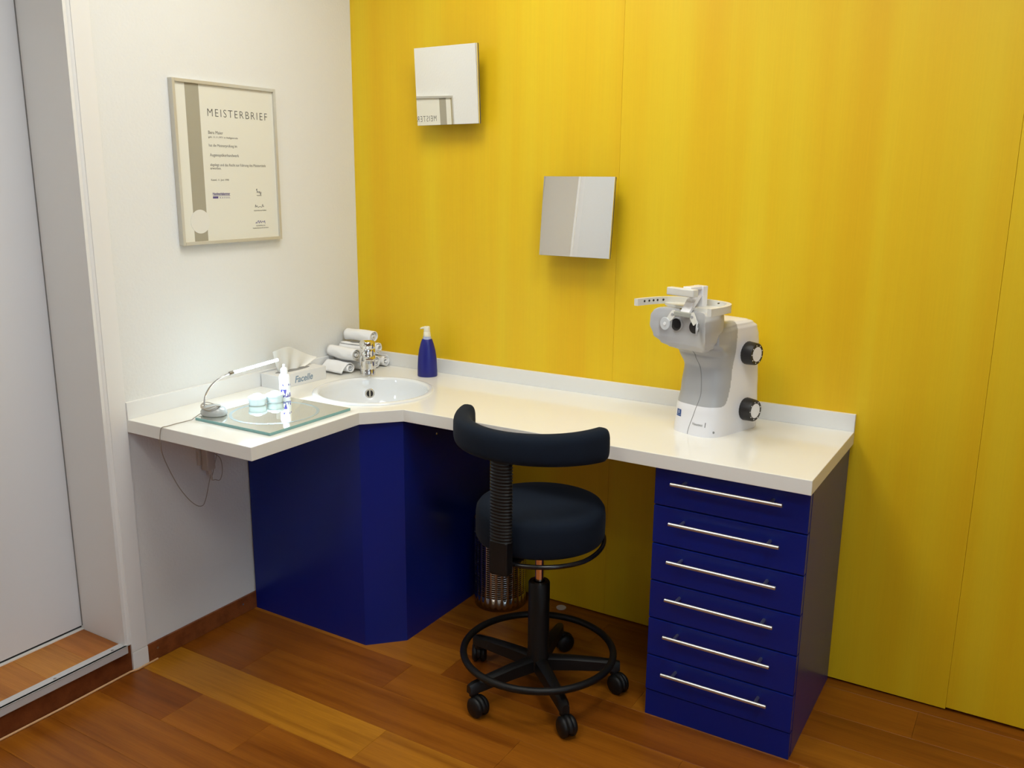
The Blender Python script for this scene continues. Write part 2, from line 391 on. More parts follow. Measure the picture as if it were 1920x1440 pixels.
sink = thing('washbasin', 'round white ceramic basin let into the worktop corner', 'washbasin', (SC[0], SC[1], ZT))
obj('bowl', lathe([(0.190, 0.0002), (0.189, 0.004), (0.184, 0.006), (0.176, 0.0065), (0.172, 0.005), (0.1685, -0.002), (0.167, -0.02), (0.162, -0.05), (0.148, -0.088), (0.115, -0.116), (0.06, -0.128), (0.022, -0.131), (0.022, -0.14), (0, -0.14)], 96), M['ceramic'], sink, smooth=True)
ov = Vector((-0.7071, 0.7071, 0)); inw = Vector((0.69, -0.69, 0.12)).normalized()
pc = ov * 0.1618 + Vector((0, 0, -0.046))
fit = obj('overflow_ring', cyl(pc - inw * 0.006, inw, 0.0165, 0.009, 32, 0.0015), M['chrome'], sink, smooth=False, auto=35)
sb = bmesh.new(); tt = inw.cross(Vector((0, 0, 1))).normalized(); up = tt.cross(inw).normalized()
for s in (-1, 1):
    ring = []
    for k in range(17):
        a = -PI / 2 + PI * k / 16; ring.append(pc + inw * 0.0034 + tt * s * (0.0022 + 0.0085 * math.cos(a)) + up * 0.0105 * math.sin(a))
    sb.faces.new([sb.verts.new(p) for p in ring])
obj('overflow_slot', sb, M['black'], fit)
obj('drain', cyl((0, 0, -0.132), (0, 0, 1), 0.021, 0.004, 32, 0.001), M['chrome'], sink, auto=35)

# faucet
fa = thing('mixer_tap', 'chrome single-lever mixer tap behind the round basin', 'faucet', (0.1855, -0.1766, ZT), (0, 0, math.radians(-47))); fa.scale = (1.1, 1.1, 1.0)   # local +x points to the bowl
obj('base_body', lathe([(0, 0), (0.0235, 0), (0.0235, 0.0205), (0.0228, 0.0215), (0.0228, 0.0235), (0.0245, 0.0245), (0.0250, 0.046), (0.0245, 0.062), (0.022, 0.068), (0, 0.069)], 40), M['chrome'], fa, auto=40)
rings = []
for t, w, h, z in ((0.0, 0.021, 0.013, 0.054), (0.03, 0.020, 0.012, 0.060), (0.07, 0.017, 0.009, 0.070), (0.100, 0.015, 0.007, 0.076), (0.108, 0.010, 0.004, 0.076)):
    rings.append([(t, w * math.copysign(abs(math.cos(a)) ** 0.6, math.cos(a)), z + h * math.copysign(abs(math.sin(a)) ** 0.7, math.sin(a))) for a in [2 * PI * k / 24 for k in range(24)]])
obj('spout', loft(rings), M['chrome'], fa, auto=50)
obj('aerator', cyl((0.094, 0, 0.071), (0.1, 0, -1), 0.010, 0.010, 24), M['steel'], fa, auto=40)
obj('cartridge_cap', lathe([(0.021, 0.068), (0.0235, 0.070), (0.0240, 0.084), (0.0235, 0.090), (0.0225, 0.092), (0.0235, 0.094), (0.0238, 0.112), (0.021, 0.117), (0.012, 0.1195), (0, 0.120)], 40), M['chrome'], fa, auto=40)
rings = []
for t, w, h, z in ((0.010, 0.014, 0.006, 0.104), (0.03, 0.012, 0.005, 0.107), (0.06, 0.009, 0.004, 0.114), (0.078, 0.007, 0.003, 0.119)):
    rings.append([(t, w * math.cos(a), z + h * math.sin(a)) for a in [2 * PI * k / 20 for k in range(20)]])
obj('lever', loft(rings), M['chrome'], fa, auto=50)

# ------------------------------------------------------------------ corner cabinet under the basin
ZU = ZT - TH
cc = thing('corner_cabinet', 'dark blue corner cabinet with a chamfered front under the basin', 'cabinet')
P0, P1, P2, P3 = (0.009, -0.563), (0.476, -0.563), (0.5655, -0.4715), (0.5655, -0.0005)
obj('left_panel', prism([P0, P1, (P1[0] - 0.008, P1[1] + 0.018), (P0[0], P0[1] + 0.018)], 0.0, ZU), M['blue'], cc)
obj('front_panel', prism([P1, P2, (P2[0] - 0.018, P2[1] + 0.008), (P1[0] - 0.008, P1[1] + 0.018)], 0.0, ZU), M['blue'], cc)
obj('side_panel', prism([P2, P3, (P3[0] - 0.018, P3[1]), (P2[0] - 0.018, P2[1] + 0.008)], 0.0, ZU), M['blue'], cc)
obj('lock', cyl((0.5653, -0.31, 0.6255), (1, 0, 0), 0.0035, 0.003, 16, 0.0005), M['chrome'], cc, auto=35)

# ------------------------------------------------------------------ drawer unit
DX0, DX1, DY = 1.3395, 1.7215, -0.4403
du = thing('drawer_unit', 'blue lacquered unit of six drawers under the right end of the worktop', 'drawers')
obj('carcass', B(DX0, DX1, DY + 0.0185, -0.004, 0.0, ZU, bev=0.0008, seg=1), M['blue'], du)
obj('plinth', B(DX0 + 0.001, DX1 - 0.001, DY + 0.003, DY + 0.0185, 0.0, 0.0715), M['blue'], du)
zs = [0.0735, 0.1765, 0.2825, 0.388, 0.4905, 0.5940, ZU - 0.002]
hz = [0.1455, 0.252, 0.356, 0.459, 0.561, 0.665]
for k in range(6):
    dr = obj('drawer', B(DX0, DX1 - 0.001, DY, DY + 0.018, zs[k] + 0.0016, zs[k + 1] - 0.0016, bev=0.0018, seg=2), M['blue'], du)
    obj('handle', cyl((1.3915, DY - 0.031, hz[k]), (1, 0, 0), 0.0048, 0.2735, 16, 0.0008), M['steel'], dr, auto=40)
    for x in (1.4205, 1.6365):
        obj('handle_post', cyl((x, DY + 0.001, hz[k]), (0, -1, 0), 0.0042, 0.030, 12), M['steel'], dr, auto=40)

# ------------------------------------------------------------------ tilting wall mirrors
def wall_mirror(label, c, pan, tilt, roll, s):
    t = thing('wall_mirror', label, 'mirror', c, (0, 0, 0), 'square wall mirrors')
    rot = Matrix.Rotation(math.radians(pan), 4, 'Z') @ Matrix.Rotation(math.radians(tilt), 4, 'X') @ Matrix.Rotation(math.radians(roll), 4, 'Y')
    t.rotation_euler = rot.to_euler()
    h = s / 2
    obj('mirror_glass', B(-h + 0.0004, h - 0.0004, 0.0, 0.0045, -h + 0.0004, h - 0.0004), M['mirror'], t)
    obj('backing', B(-h, h, 0.0045, 0.0105, -h, h, bev=0.0008, seg=1), M['mirror_back'], t)
    n = rot.inverted().to_3x3() @ Vector((0, 1, 0))
    arm = bmesh.new(); start = Vector((0, 0.010, 0)); end = rot.inverted() @ Vector((0, -c[1] - 0.0005, 0))
    cyl(start, (end - start), 0.007, (end - start).length, 20, 0, arm)
    obj('swivel_arm', arm, M['steel'], t, auto=40)
    obj('wall_plate', cyl(end - n * 0.006, n, 0.022, 0.006, 32, 0.001), M['steel'], t, auto=40)
wall_mirror('upper left square mirror on the yellow wall reflecting the certificate', (0.4367, -0.06, 1.6761), 1.208, 2.558, -0.604, 0.2351)
wall_mirror('lower square mirror on the yellow wall reflecting white door trim', (0.9029, -0.06, 1.2853), -0.12, -5.543, 0.0, 0.2351)

# ------------------------------------------------------------------ framed certificate (plane x = const, right = +y)
fy0, fy1, fz0, fz1, fd = -0.7575, -0.3760, 1.2002, 1.6553, 0.018
cert = thing('certificate', 'framed certificate headed MEISTERBRIEF on the white wall', 'picture', (0, (fy0 + fy1) / 2, (fz0 + fz1) / 2))
oy, oz = cert.location.y, cert.location.z
def cobj(name, bm, m, parent=cert, **k):
    bm.transform(Matrix.Translation((0, -oy, -oz))); return obj(name, bm, m, parent, **k)
fw = 0.0095
for a in ((fy0, fy0 + fw, fz0, fz1), (fy1 - fw, fy1, fz0, fz1), (fy0 + fw, fy1 - fw, fz0, fz0 + fw), (fy0 + fw, fy1 - fw, fz1 - fw, fz1)):
    cobj('frame_bar', B(0.0005, fd, a[0], a[1], a[2], a[3], bev=0.0012), M['frame'])
pap = cobj('paper', B(0.0005, 0.0118, fy0 + fw, fy1 - fw, fz0 + fw, fz1 - fw), M['paper'])
cobj('printed_band', B(0.0118, 0.0121, -0.7118, -0.6643, fz0 + fw, fz1 - fw), M['band'])
sl = cyl((0.0119, -0.6885, 1.2655), (1, 0, 0), 0.0338, 0.0007, 48); cobj('seal', sl, M['seal'])
def line(s, y0, y1, z, cap, m, thin=0.0, sp=1.0, shear=0.0):
    bm = text_mesh(s, cap * 1.4, y1 - y0, thin, sp, 0.0001, cap, shear)
    bm.transform(Matrix(((0, 0, 1, 0.0121), (1, 0, 0, y0), (0, 1, 0, z), (0, 0, 0, 1))))
    return cobj('lettering', bm, m)
line('MEISTERBRIEF', -0.6375, -0.4108, 1.5605, 0.0212, M['ink'], -0.0004, 1.3)
line('Bera Maier', -0.6393, -0.586, 1.5118, 0.0088, M['ink_soft'])
line('geb. 11.11.1971 in Heiligenrode', -0.640, -0.531, 1.5010, 0.0050, M['ink_soft'])
line('hat die Meisterprüfung im', -0.6400, -0.536, 1.4765, 0.0078, M['ink_soft'])
line('Augenoptikerhandwerk', -0.6386, -0.5305, 1.4493, 0.0084, M['ink_soft'])
line('abgelegt und das Recht zur Führung des Meistertitels', -0.6396, -0.4263, 1.4222, 0.0074, M['ink_soft'])
line('erworben.', -0.6398, -0.6005, 1.4125, 0.0070, M['ink_soft'])
line('Kassel, 11. Juni 1998', -0.6398, -0.5745, 1.3805, 0.0052, M['ink_soft'])
line('Handwerkskammer', -0.6374, -0.573, 1.3400, 0.0072, M['ink_purple'], 0.0002)
line('K A S S E L', -0.612, -0.573, 1.3300, 0.0040, M['ink_purple'])
cobj('emblem', B(0.0118, 0.0121, -0.6374, -0.618, 1.3300, 1.3355), M['ink_purple'])
cobj('rule', B(0.0118, 0.0121, -0.6374, -0.573, 1.3372, 1.3383), M['ink_purple'])
def squiggle(pts, m):
    bm = tube(smoothpts([(0.0121, y, z) for y, z in pts], 5), 0.0007, 5); cobj('signature', bm, m)
squiggle([(-0.4702, 1.352), (-0.467, 1.3565), (-0.4665, 1.345), (-0.463, 1.349), (-0.459, 1.3445), (-0.4565, 1.349), (-0.453, 1.339), (-0.4505, 1.3475)], M['ink'])
squiggle([(-0.4775, 1.301), (-0.4755, 1.309), (-0.4735, 1.302), (-0.470, 1.306), (-0.466, 1.301), (-0.458, 1.3035), (-0.451, 1.301), (-0.447, 1.310), (-0.445, 1.302), (-0.4423, 1.305)], M['ink_soft'])
squiggle([(-0.4793, 1.253), (-0.4765, 1.256), (-0.474, 1.253), (-0.4675, 1.261), (-0.465, 1.253), (-0.459, 1.2605), (-0.456, 1.254), (-0.4505, 1.259), (-0.446, 1.255), (-0.4425, 1.260), (-0.4405, 1.251)], M['ink_purple'])
line('Vorsitzender', -0.4689, -0.449, 1.3355, 0.0032, M['ink_soft'])
line('Handwerkskammer-Präsident', -0.4836, -0.4327, 1.2900, 0.0036, M['ink_soft'])
line('Geschäftsführer der', -0.4774, -0.4403, 1.2443, 0.0034, M['ink_soft'])
line('Handwerkskammer für den Bezirk', -0.4911, -0.4271, 1.2370, 0.0036, M['ink_soft'])

# ------------------------------------------------------------------ rolled towels
def towel(label, a, b, r, phase=0.0, turns=2.6, squash=1.0, sag=0.0, flap=0.0):
    a, b = Vector(a), Vector(b); d = (b - a).normalized(); mid = (a + b) / 2
    t = obj('rolled_towel', bmesh.new(), None)
    side = Vector((0, 0, 1)).cross(d).normalized(); up = d.cross(side)
    n, mL = 70, 14; L = (b - a).length; verts = []; faces = []
    rnd = random.Random(int(phase * 100) + 3); rnd_ = [rnd.uniform(-1, 1) for _ in range(mL + 1)]
    for j in range(mL + 1):
        s = -L / 2 + L * j / mL
        for i in range(n + 1):
            u = i / n; ang = phase + u * turns * 2 * PI
            rr = 0.0035 + (r - 0.0035 - 0.0016) * u ** 0.9
            rr *= 1 + (0.05 * math.sin(2 * ang + j * 0.45 + phase) + 0.03 * math.sin(5 * ang - j * 0.8 + 2 * phase) + 0.03 * rnd_[j]) * u
            off = s * (1 + 0.05 * math.sin(ang * 0.5 + phase * 3)) + 0.003 * (1 - u) * (1 if s > 0 else -1)
            p = side * rr * math.cos(ang) * (2 - squash) + up * (rr * math.sin(ang) * squash + sag * (1 - (2 * j / mL - 1) ** 2)) + d * off
            if flap and u > 0.93: p += (side * -0.6 + up * -0.5) * flap * ((u - 0.93) / 0.07)
            verts.append(tuple(p))
    w = n + 1
    for j in range(mL):
        for i in range(n): faces.append((j * w + i, j * w + i + 1, (j + 1) * w + i + 1, (j + 1) * w + i))
    t.data.from_pydata(verts, [], faces); t.data.materials.append(M['towel'])
    t.data.polygons.foreach_set('use_smooth', [True] * len(t.data.polygons))
    so = t.modifiers.new('thickness', 'SOLIDIFY'); so.thickness = 0.0032; so.offset = 0
    t.location = mid; t['label'] = label; t['category'] = 'towel'; t['group'] = 'rolled white towels beside the tap'
    return t
towel('topmost rolled white towel of the pile behind the tap', (0.018, -0.084, 0.853), (0.138, -0.086, 0.853), 0.0225, 0.4, 2.6, 1.0, 0.001)
towel('rolled white towel at front left of the pile second layer', (0.016, -0.166, 0.808), (0.132, -0.172, 0.804), 0.0235, 2.2, 2.4, 0.95, -0.002)
towel('rolled white towel at the back of the pile second layer', (0.020, -0.066, 0.8105), (0.143, -0.064, 0.8105), 0.0232, 1.3)
towel('rolled white towel in the middle of the pile second layer', (0.018, -0.116, 0.810), (0.128, -0.117, 0.810), 0.0215, 4.6)
towel('flattened folded white towel at bottom front of the pile', (0.019, -0.192, 0.7615), (0.122, -0.194, 0.7595), 0.0215, 3.0, 2.0, 0.90, 0.0, 0.03)
towel('rolled white towel in the middle of the pile bottom layer', (0.018, -0.136, 0.7628), (0.136, -0.136, 0.7628), 0.0222, 5.1)
towel('rolled white towel in the bottom layer just right of the tap', (0.018, -0.084, 0.7628), (0.142, -0.080, 0.7628), 0.0222, 5.6)
towel('rolled white towel at bottom of the pile against the yellow wall', (0.018, -0.0355, 0.7612), (0.146, -0.0345, 0.7612), 0.0208, 3.9)

# ------------------------------------------------------------------ tissue box
tb = thing('tissue_box', 'white tissue box with blue lettering against the left upstand', 'tissue box', (0.0605, -0.3955, ZT), (0, 0, math.radians(-2.5)))
obj('carton', B(-0.0415, 0.0415, -0.102, 0.102, 0, 0.0435, bev=0.0008, seg=1), M['card'], tb)
obj('opening', prism([(0.018 * math.cos(a), -0.005 + 0.072 * math.sin(a)) for a in [2 * PI * k / 32 for k in range(32)]], 0.0435, 0.0439), M['slot'], tb)
bm = text_mesh('Facelle', 0.03, 0.078, 0.0006, 1.0, 0.0002, 0.021, 0.25); bm.transform(Matrix(((0, 0, 1, 0.0416), (1, 0, 0, -0.036), (0, 1, 0, 0.011), (0, 0, 0, 1))))
obj('lettering', bm, M['card_print'], tb)
def tissue_mesh():
    nu, nv = 26, 14; v = []; f = []
    top = [(-0.094, 0.118), (-0.075, 0.121), (-0.045, 0.125), (-0.015, 0.121), (0.02, 0.108), (0.06, 0.090), (0.105, 0.070), (0.132, 0.061)]
    bot = [(-0.058, 0.042), (-0.048, 0.041), (-0.036, 0.040), (-0.02, 0.039), (0.0, 0.039), (0.02, 0.040), (0.035, 0.041), (0.045, 0.043)]
    def ev(L, t):
        k = min(int(t * 7), 6); g = t * 7 - k; return (L[k][0] * (1 - g) + L[k + 1][0] * g, L[k][1] * (1 - g) + L[k + 1][1] * g)
    for i in range(nu + 1):
        a, b = ev(bot, i / nu), ev(top, i / nu)
        for j in range(nv + 1):
            s = j / nv; e = s ** 0.8
            x = 0.004 * math.sin(i * 0.8) * (1 - 0.8 * s) + 0.022 * math.sin(i * 0.16 + 1.0) * s - 0.008
            v.append((x, a[0] * (1 - e) + b[0] * e, a[1] * (1 - s) + b[1] * s + 0.004 * math.sin(3.1 * s) * math.sin(i * .5)))
    w = nv + 1
    for i in range(nu):
        for j in range(nv): f.append((i * w + j, (i + 1) * w + j, (i + 1) * w + j + 1, i * w + j + 1))
    return (v, [], f)
o = obj('tissue', tissue_mesh(), M['tissue'], tb, smooth=True)
so = o.modifiers.new('thickness', 'SOLIDIFY'); so.thickness = 0.0006
ss = o.modifiers.new('soft', 'SUBSURF'); ss.levels = 1; ss.render_levels = 1

# ------------------------------------------------------------------ soap dispenser
sd = thing('soap_dispenser', 'dark blue pump bottle with cream pump by the yellow wall', 'soap dispenser', (0.361, -0.0755, ZT), (0, 0, math.radians(31)))
obj('bottle', lathe([(0, 0), (0.032, 0), (0.0338, 0.0025), (0.0335, 0.02), (0.0325, 0.045), (0.0310, 0.067), (0.0275, 0.090), (0.0220, 0.112), (0.0175, 0.125), (0.0160, 0.1275), (0, 0.128)], 48, sy=0.86), M['soap_blue'], sd, auto=50)
obj('collar', lathe([(0.0145, 0.127), (0.0135, 0.1345), (0.0135, 0.136)], 32), M['clear'], sd, smooth=True)
ph = lathe([(0.0125, 0.1345), (0.0128, 0.136), (0.0115, 0.150), (0.0105, 0.1515), (0.0108, 0.153), (0.0100, 0.168), (0.009, 0.1695), (0, 0.1700)], 32)
head = obj('pump_head', ph, M['cream'], sd, auto=40)
rings = []
for x, h, z in ((-0.006, 0.0045, 0.1645), (-0.014, 0.0038, 0.1645), (-0.020, 0.0030, 0.1630), (-0.0225, 0.0022, 0.1610)):
    rings.append([(x, 1.1 * h * math.cos(a), z + h * math.sin(a)) for a in [2 * PI * k / 16 for k in range(16)]])
obj('nozzle', loft(rings), M['cream'], head, auto=50)

# ------------------------------------------------------------------ mirrored glass plate with etched ring, lens bottle, lens cases
PX0, PX1, PY0, PY1 = 0.168, 0.4535, -0.882, -0.5705
gp = thing('glass_plate', 'square mirrored glass plate with an etched ring on the worktop wing', 'plate', ((PX0 + PX1) / 2, (PY0 + PY1) / 2, ZT))
hx, hy = (PX1 - PX0) / 2, (PY1 - PY0) / 2
obj('glass_slab', B(-hx, hx, -hy, hy, 0.0002, 0.0078, bev=0.0008, seg=1), M['plate_glass'], gp)
obj('mirror_face', B(-hx + 0.0012, hx - 0.0012, -hy + 0.0012, hy - 0.0012, 0.0074, 0.0080), M['plate_mirror'], gp)
rg = bmesh.new(); ri, ro = 0.115, 0.1235
loft([[(r * math.cos(a), r * math.sin(a), z) for a in [2 * PI * k / 96 for k in range(96)]] for r, z in ((ri, 0.0080), (ri, 0.0083), (ro, 0.0083), (ro, 0.0080))], rg, cap=False)
obj('etched_ring', rg, M['etch'], gp)
ZG = ZT + 0.0081
lb = thing('lens_solution_bottle', 'small white bottle with purple print standing on the glass plate', 'bottle', (0.2135, -0.588, ZG))
def bottle_mat():
    m = mat('printed_bottle', (0.86, 0.87, 0.89), 0.3); nt, b, N, L = nodes(m)
    tc = N('ShaderNodeTexCoord'); sp = N('ShaderNodeSeparateXYZ'); L(tc.outputs['Object'], sp.inputs[0])
    def mth(op, a, v=None, c=None):
        x = N('ShaderNodeMath'); x.operation = op
        if hasattr(a, 'links') or hasattr(a, 'is_output'): L(a, x.inputs[0])
        else: x.inputs[0].default_value = a
        if v is not None:
            if hasattr(v, 'is_output'): L(v, x.inputs[1])
            else: x.inputs[1].default_value = v
        return x.outputs[0]
    mp = N('ShaderNodeMapping'); mp.inputs['Scale'].default_value = (150, 150, 60); L(tc.outputs['Object'], mp.inputs[0])
    nz = N('ShaderNodeTexNoise'); nz.inputs['Scale'].default_value = 1.0; nz.inputs['Detail'].default_value = 1; L(mp.outputs[0], nz.inputs['Vector'])
    d = mth('MULTIPLY', mth('GREATER_THAN', nz.outputs[0], 0.53), mth('MULTIPLY', mth('GREATER_THAN', sp.outputs[2], 0.006), mth('LESS_THAN', sp.outputs[2], 0.030)))
    d2 = mth('MULTIPLY', mth('GREATER_THAN', nz.outputs[0], 0.60), mth('MULTIPLY', mth('GREATER_THAN', sp.outputs[2], 0.040), mth('LESS_THAN', sp.outputs[2], 0.046)))
    mx = N('ShaderNodeMix'); mx.data_type = 'RGBA'; L(mth('MAXIMUM', d, d2), mx.inputs[0]); mx.inputs[6].default_value = (0.86, 0.87, 0.89, 1); mx.inputs[7].default_value = (0.10, 0.08, 0.36, 1)
    L(mx.outputs[2], b.inputs['Base Color']); return m
obj('bottle_body', lathe([(0, 0), (0.0155, 0), (0.0165, 0.001), (0.0165, 0.066), (0.0145, 0.072), (0.0110, 0.0745), (0, 0.075)], 40), bottle_mat(), lb, auto=45)
obj('bottle_cap', lathe([(0.0105, 0.0742), (0.0110, 0.075), (0.0105, 0.090), (0.0075, 0.0935), (0.0045, 0.095), (0.0042, 0.103), (0.003, 0.1045), (0, 0.105)], 32), M['bottle'], lb, auto=45)
def lens_case(label, x, y, r):
    t = thing('lens_case', label, 'lens case', (x, y, ZG), group='clear lens cases'); t.scale = (1.12, 1.12, 1.3)
    obj('cup', lathe([(0, 0), (r * 0.86, 0), (r * 0.90, 0.001), (r * 0.94, 0.014), (r * 0.86, 0.014), (r * 0.80, 0.003), (0, 0.0028)], 40), M['case_glass'], t, auto=45)
    lid = lathe([(0, 0.0195), (r * 0.93, 0.0195), (r, 0.0185), (r, 0.0150), (r * 1.0, 0.0142), (r * 0.96, 0.0142), (r * 0.93, 0.0170), (0, 0.0172)], 40)
    lid_o = obj('lid', lid, M['case_glass'], t, auto=45)
    obj('lid_knob', lathe([(r * 0.55, 0.0196), (r * 0.5, 0.0235), (r * 0.42, 0.0245), (0, 0.0245)], 32), M['case_glass'], lid_o, auto=45)
lens_case('round clear lens case nearer the gooseneck lamp base', 0.2035, -0.6890, 0.0235)
lens_case('round clear lens case nearer the small white bottle', 0.2215, -0.6380, 0.0230)

# ------------------------------------------------------------------ gooseneck LED lamp
la = thing('gooseneck_lamp', 'lit LED tube lamp on a flexible neck over the glass plate', 'lamp', (0.186, -0.832, ZG))
def L3(p): return (p[0] - 0.186, p[1] + 0.832, p[2] - ZG)
lbase = obj('lamp_base', lathe([(0, 0), (0.036, 0), (0.040, 0.003), (0.0395, 0.010), (0.034, 0.019), (0.022, 0.0255), (0.0, 0.0275)], 40, sx=1.0, sy=0.82), M['lamp_base'], la, smooth=True)
w = bmesh.new()
for k in range(3):
    tube([(0.0405 * math.cos(a) * (0.62 + 0.05 * k), 0.0405 * 0.8 * math.sin(a) * (0.60 + 0.06 * k) - 0.010, 0.013 + 0.003 * k + 0.0045 * math.sin(2 * a + k) + 0.008) for a in [2 * PI * q / 40 for q in range(40)]], 0.0013, 6, w, closed=True)
obj('coiled_cable', w, M['cable'], lbase, smooth=True)
neck = smoothpts([L3(p) for p in ((0.170, -0.848, ZG + 0.018), (0.169, -0.848, 0.787), (0.174, -0.842, 0.812), (0.185, -0.827, 0.836), (0.200, -0.806, 0.853), (0.212, -0.788, 0.860))], 10)
nk = obj('flexible_neck', tube(neck, 0.0026, 10), M['chrome'], la, smooth=True)
tdir = (Vector((0.235, -0.628, 0.875)) - Vector((0.212, -0.788, 0.860))).normalized()
t0 = Vector(L3((0.212, -0.788, 0.860)))
obj('tube_socket', cyl(t0 - tdir * 0.004, tdir, 0.0058, 0.014, 24, 0.001), M['screw'], la, auto=40)
obj('led_tube', cyl(t0 + tdir * 0.010, tdir, 0.0040, 0.150, 24, 0.001), M['led'], la, auto=40)
ll = bpy.data.lights.new('led_light', 'AREA'); ll.shape = 'RECTANGLE'; ll.size = 0.14; ll.size_y = 0.006; ll.energy = 0.75; ll.color = (0.62, 0.84, 1.0); ll.spread = math.radians(150)
lo = bpy.data.objects.new('led_light', ll); COL.objects.link(lo); lo.parent = la
zax = Vector((-0.25, 0.0, 1.0)); zax = (zax - tdir * zax.dot(tdir)).normalized(); yax = zax.cross(tdir)
lm = Matrix((tdir, yax, zax)).transposed().to_4x4(); lm.translation = t0 + tdir * 0.085 - zax * 0.0055; lo.matrix_local = lm
cab = smoothpts([L3(p) for p in ((0.160, -0.858, ZG + 0.004), (0.1635, -0.884, ZG - 0.003), (0.163, -0.892, 0.7425), (0.158, -0.935, 0.7418), (0.159, -0.968, 0.7418), (0.155, -0.9805, 0.7405), (0.150, -0.9825, 0.728), (0.146, -0.9825, 0.700), (0.132, -0.965, 0.648),
       (0.108, -0.915, 0.560), (0.085, -0.866, 0.497), (0.062, -0.818, 0.452), (0.050, -0.785, 0.436), (0.046, -0.768, 0.450), (0.040, -0.748, 0.490), (0.036, -0.735, 0.520), (0.034, -0.735, 0.545))], 6)
obj('cord', tube(cab, 0.0012, 6), M['cable'], la, smooth=True)
so_ = thing('wall_socket', 'beige plug adapter in the wall under the worktop wing', 'socket', (0.0, -0.735, 0.55))
obj('socket_plate', B(0.0005, 0.012, -0.020, 0.024, -0.005, 0.055, bev=0.003), M['socket'], so_)
obj('plug_adapter', B(0.012, 0.040, -0.012, 0.018, -0.020, 0.050, bev=0.005), M['socket'], so_)
obj('strain_relief', cyl((0.034, 0.000, -0.018), (0.05, 0.12, -1), 0.005, 0.034, 12, r2=0.0025), M['socket'], so_, auto=40)
obj('loose_cord', tube(smoothpts([(0.034, 0.018, 0.030), (0.034, 0.042, 0.005), (0.034, 0.046, -0.035), (0.034, 0.035, -0.060), (0.034, 0.018, -0.055), (0.034, 0.004, -0.050), (0.034, 0.014, -0.020), (0.030, 0.044, 0.06), (0.03, 0.052, 0.13), (0.02, 0.05, 0.153)], 6), 0.0012, 6), M['cable'], so_, smooth=True)

# ------------------------------------------------------------------ vision testing instrument
dv = thing('vision_tester', 'white and grey tabletop eye-testing instrument with two black side knobs', 'instrument', (1.371, -0.234, ZT), (0, 0, math.radians(-18)))
def interp(T, z):
    if z <= T[0][0]: return T[0][1:]
    for a, b in zip(T, T[1:]):
        if z <= b[0]:
            t = (z - a[0]) / (b[0] - a[0]); t = t * t * (3 - 2 * t)
            return tuple(p + (q - p) * t for p, q in zip(a[1:], b[1:]))
    return T[-1][1:]
#        z     halfw   front   back   corner bulge
BT = [(0.0, 0.074, 0.000, 0.186, 0.042), (0.06, 0.0725, 0.004, 0.186, 0.040), (0.12, 0.069, 0.014, 0.185, 0.038), (0.178, 0.0655, 0.018, 0.184, 0.036),
      (0.212, 0.0660, 0.002, 0.184, 0.032), (0.236, 0.0675, -0.050, 0.183, 0.000), (0.252, 0.0675, -0.075, 0.181, -0.022), (0.278, 0.066, -0.075, 0.173, -0.022), (0.290, 0.062, -0.074, 0.157, -0.022), (0.2975, 0.055, -0.070, 0.137, -0.022), (0.300, 0.042, -0.060, 0.110, -0.022)]
def resample(pts, n):
    P = [Vector(p) for p in pts]; P.append(P[0]); d = [0.0]
    for a, b in zip(P, P[1:]): d.append(d[-1] + (b - a).length)
    out = []; k = 0
    for i in range(n):
        t = d[-1] * i / n
        while d[k + 1] < t: k += 1
        g = (t - d[k]) / max(1e-9, d[k + 1] - d[k]); out.append(tuple(P[k].lerp(P[k + 1], g)))
    return out
def tp(y, z):
    k = max(0.0, min(1.0, (z - 0.17) / 0.07)); k = k * k * (3 - 2 * k); t = max(0.0, min(1.0, (0.075 - y) / 0.11)); return 1 + 0.27 * k * t * t * (3 - 2 * t)
def body_ring(z, n=300):
    w, f, b, bu = interp(BT, z); pts = []; rc = min(0.026, w * 0.45)
    nf = n // 2; nb_ = n - nf
    for k in range(nf + 1):                         # front: from +w side round to -w side, convex superellipse
        a = PI * k / nf
        x = w * math.copysign(abs(math.cos(a)) ** 0.60, math.cos(a)); y = f + 0.03 - (bu + 0.03) * abs(math.sin(a)) ** 0.85
        pts.append((x * tp(y, z), y, z))
    for k in range(1, nb_):                         # back: rounded rectangle
        a = PI + PI * k / nb_
        x = w * math.copysign(abs(math.cos(a)) ** 0.30, math.cos(a)); y = f + 0.03 + (b - f - 0.03) * abs(math.sin(a)) ** 0.30
        pts.append((x * tp(y, z), y, z))
    return resample(pts, n if n < 100 else 240)
def front_y(x, z):
    w, f, b, bu = interp(BT, z); c = min(1, abs(x) / w) ** (1 / 0.60); s = math.sqrt(max(0, 1 - c * c)); return f + 0.03 - (bu + 0.03) * s ** 0.85
def is_grey(y, z):
    return z > 0.079 + 0.24 * max(0.0, (y + 0.02) / 0.08) ** 5
zz = [0.300 * (k / 200) for k in range(201)]
R = [body_ring(z) for z in zz]
va, fa_w, fa_g = [p for r in R for p in r], [], []
n = len(R[0])
for j in range(len(R) - 1):
    for k in range(n):
        l = (k + 1) % n; q = (j * n + k, j * n + l, (j + 1) * n + l, (j + 1) * n + k)
        cy = sum(va[i][1] for i in q) / 4; cz = sum(va[i][2] for i in q) / 4
        (fa_g if is_grey(cy, cz) else fa_w).append(q)
fa_w.append(tuple(range((len(R) - 1) * n, len(R) * n))); fa_w.append(tuple(range(n))[::-1])
def sub(faces):
    bm = bmesh.new(); mp = {}
    for f in faces:
        vs = []
        for i in f:
            if i not in mp: mp[i] = bm.verts.new(va[i])
            vs.append(mp[i])
        bm.faces.new(vs)
    return bm
obj('rear_shell', sub(fa_w), M['dev_white'], dv, auto=50)
obj('front_cover', sub(fa_g), M['dev_grey'], dv, auto=50)
def seam_x(z): return 0.023 * math.sin(PI * min(1, z / 0.233)) ** 1.6
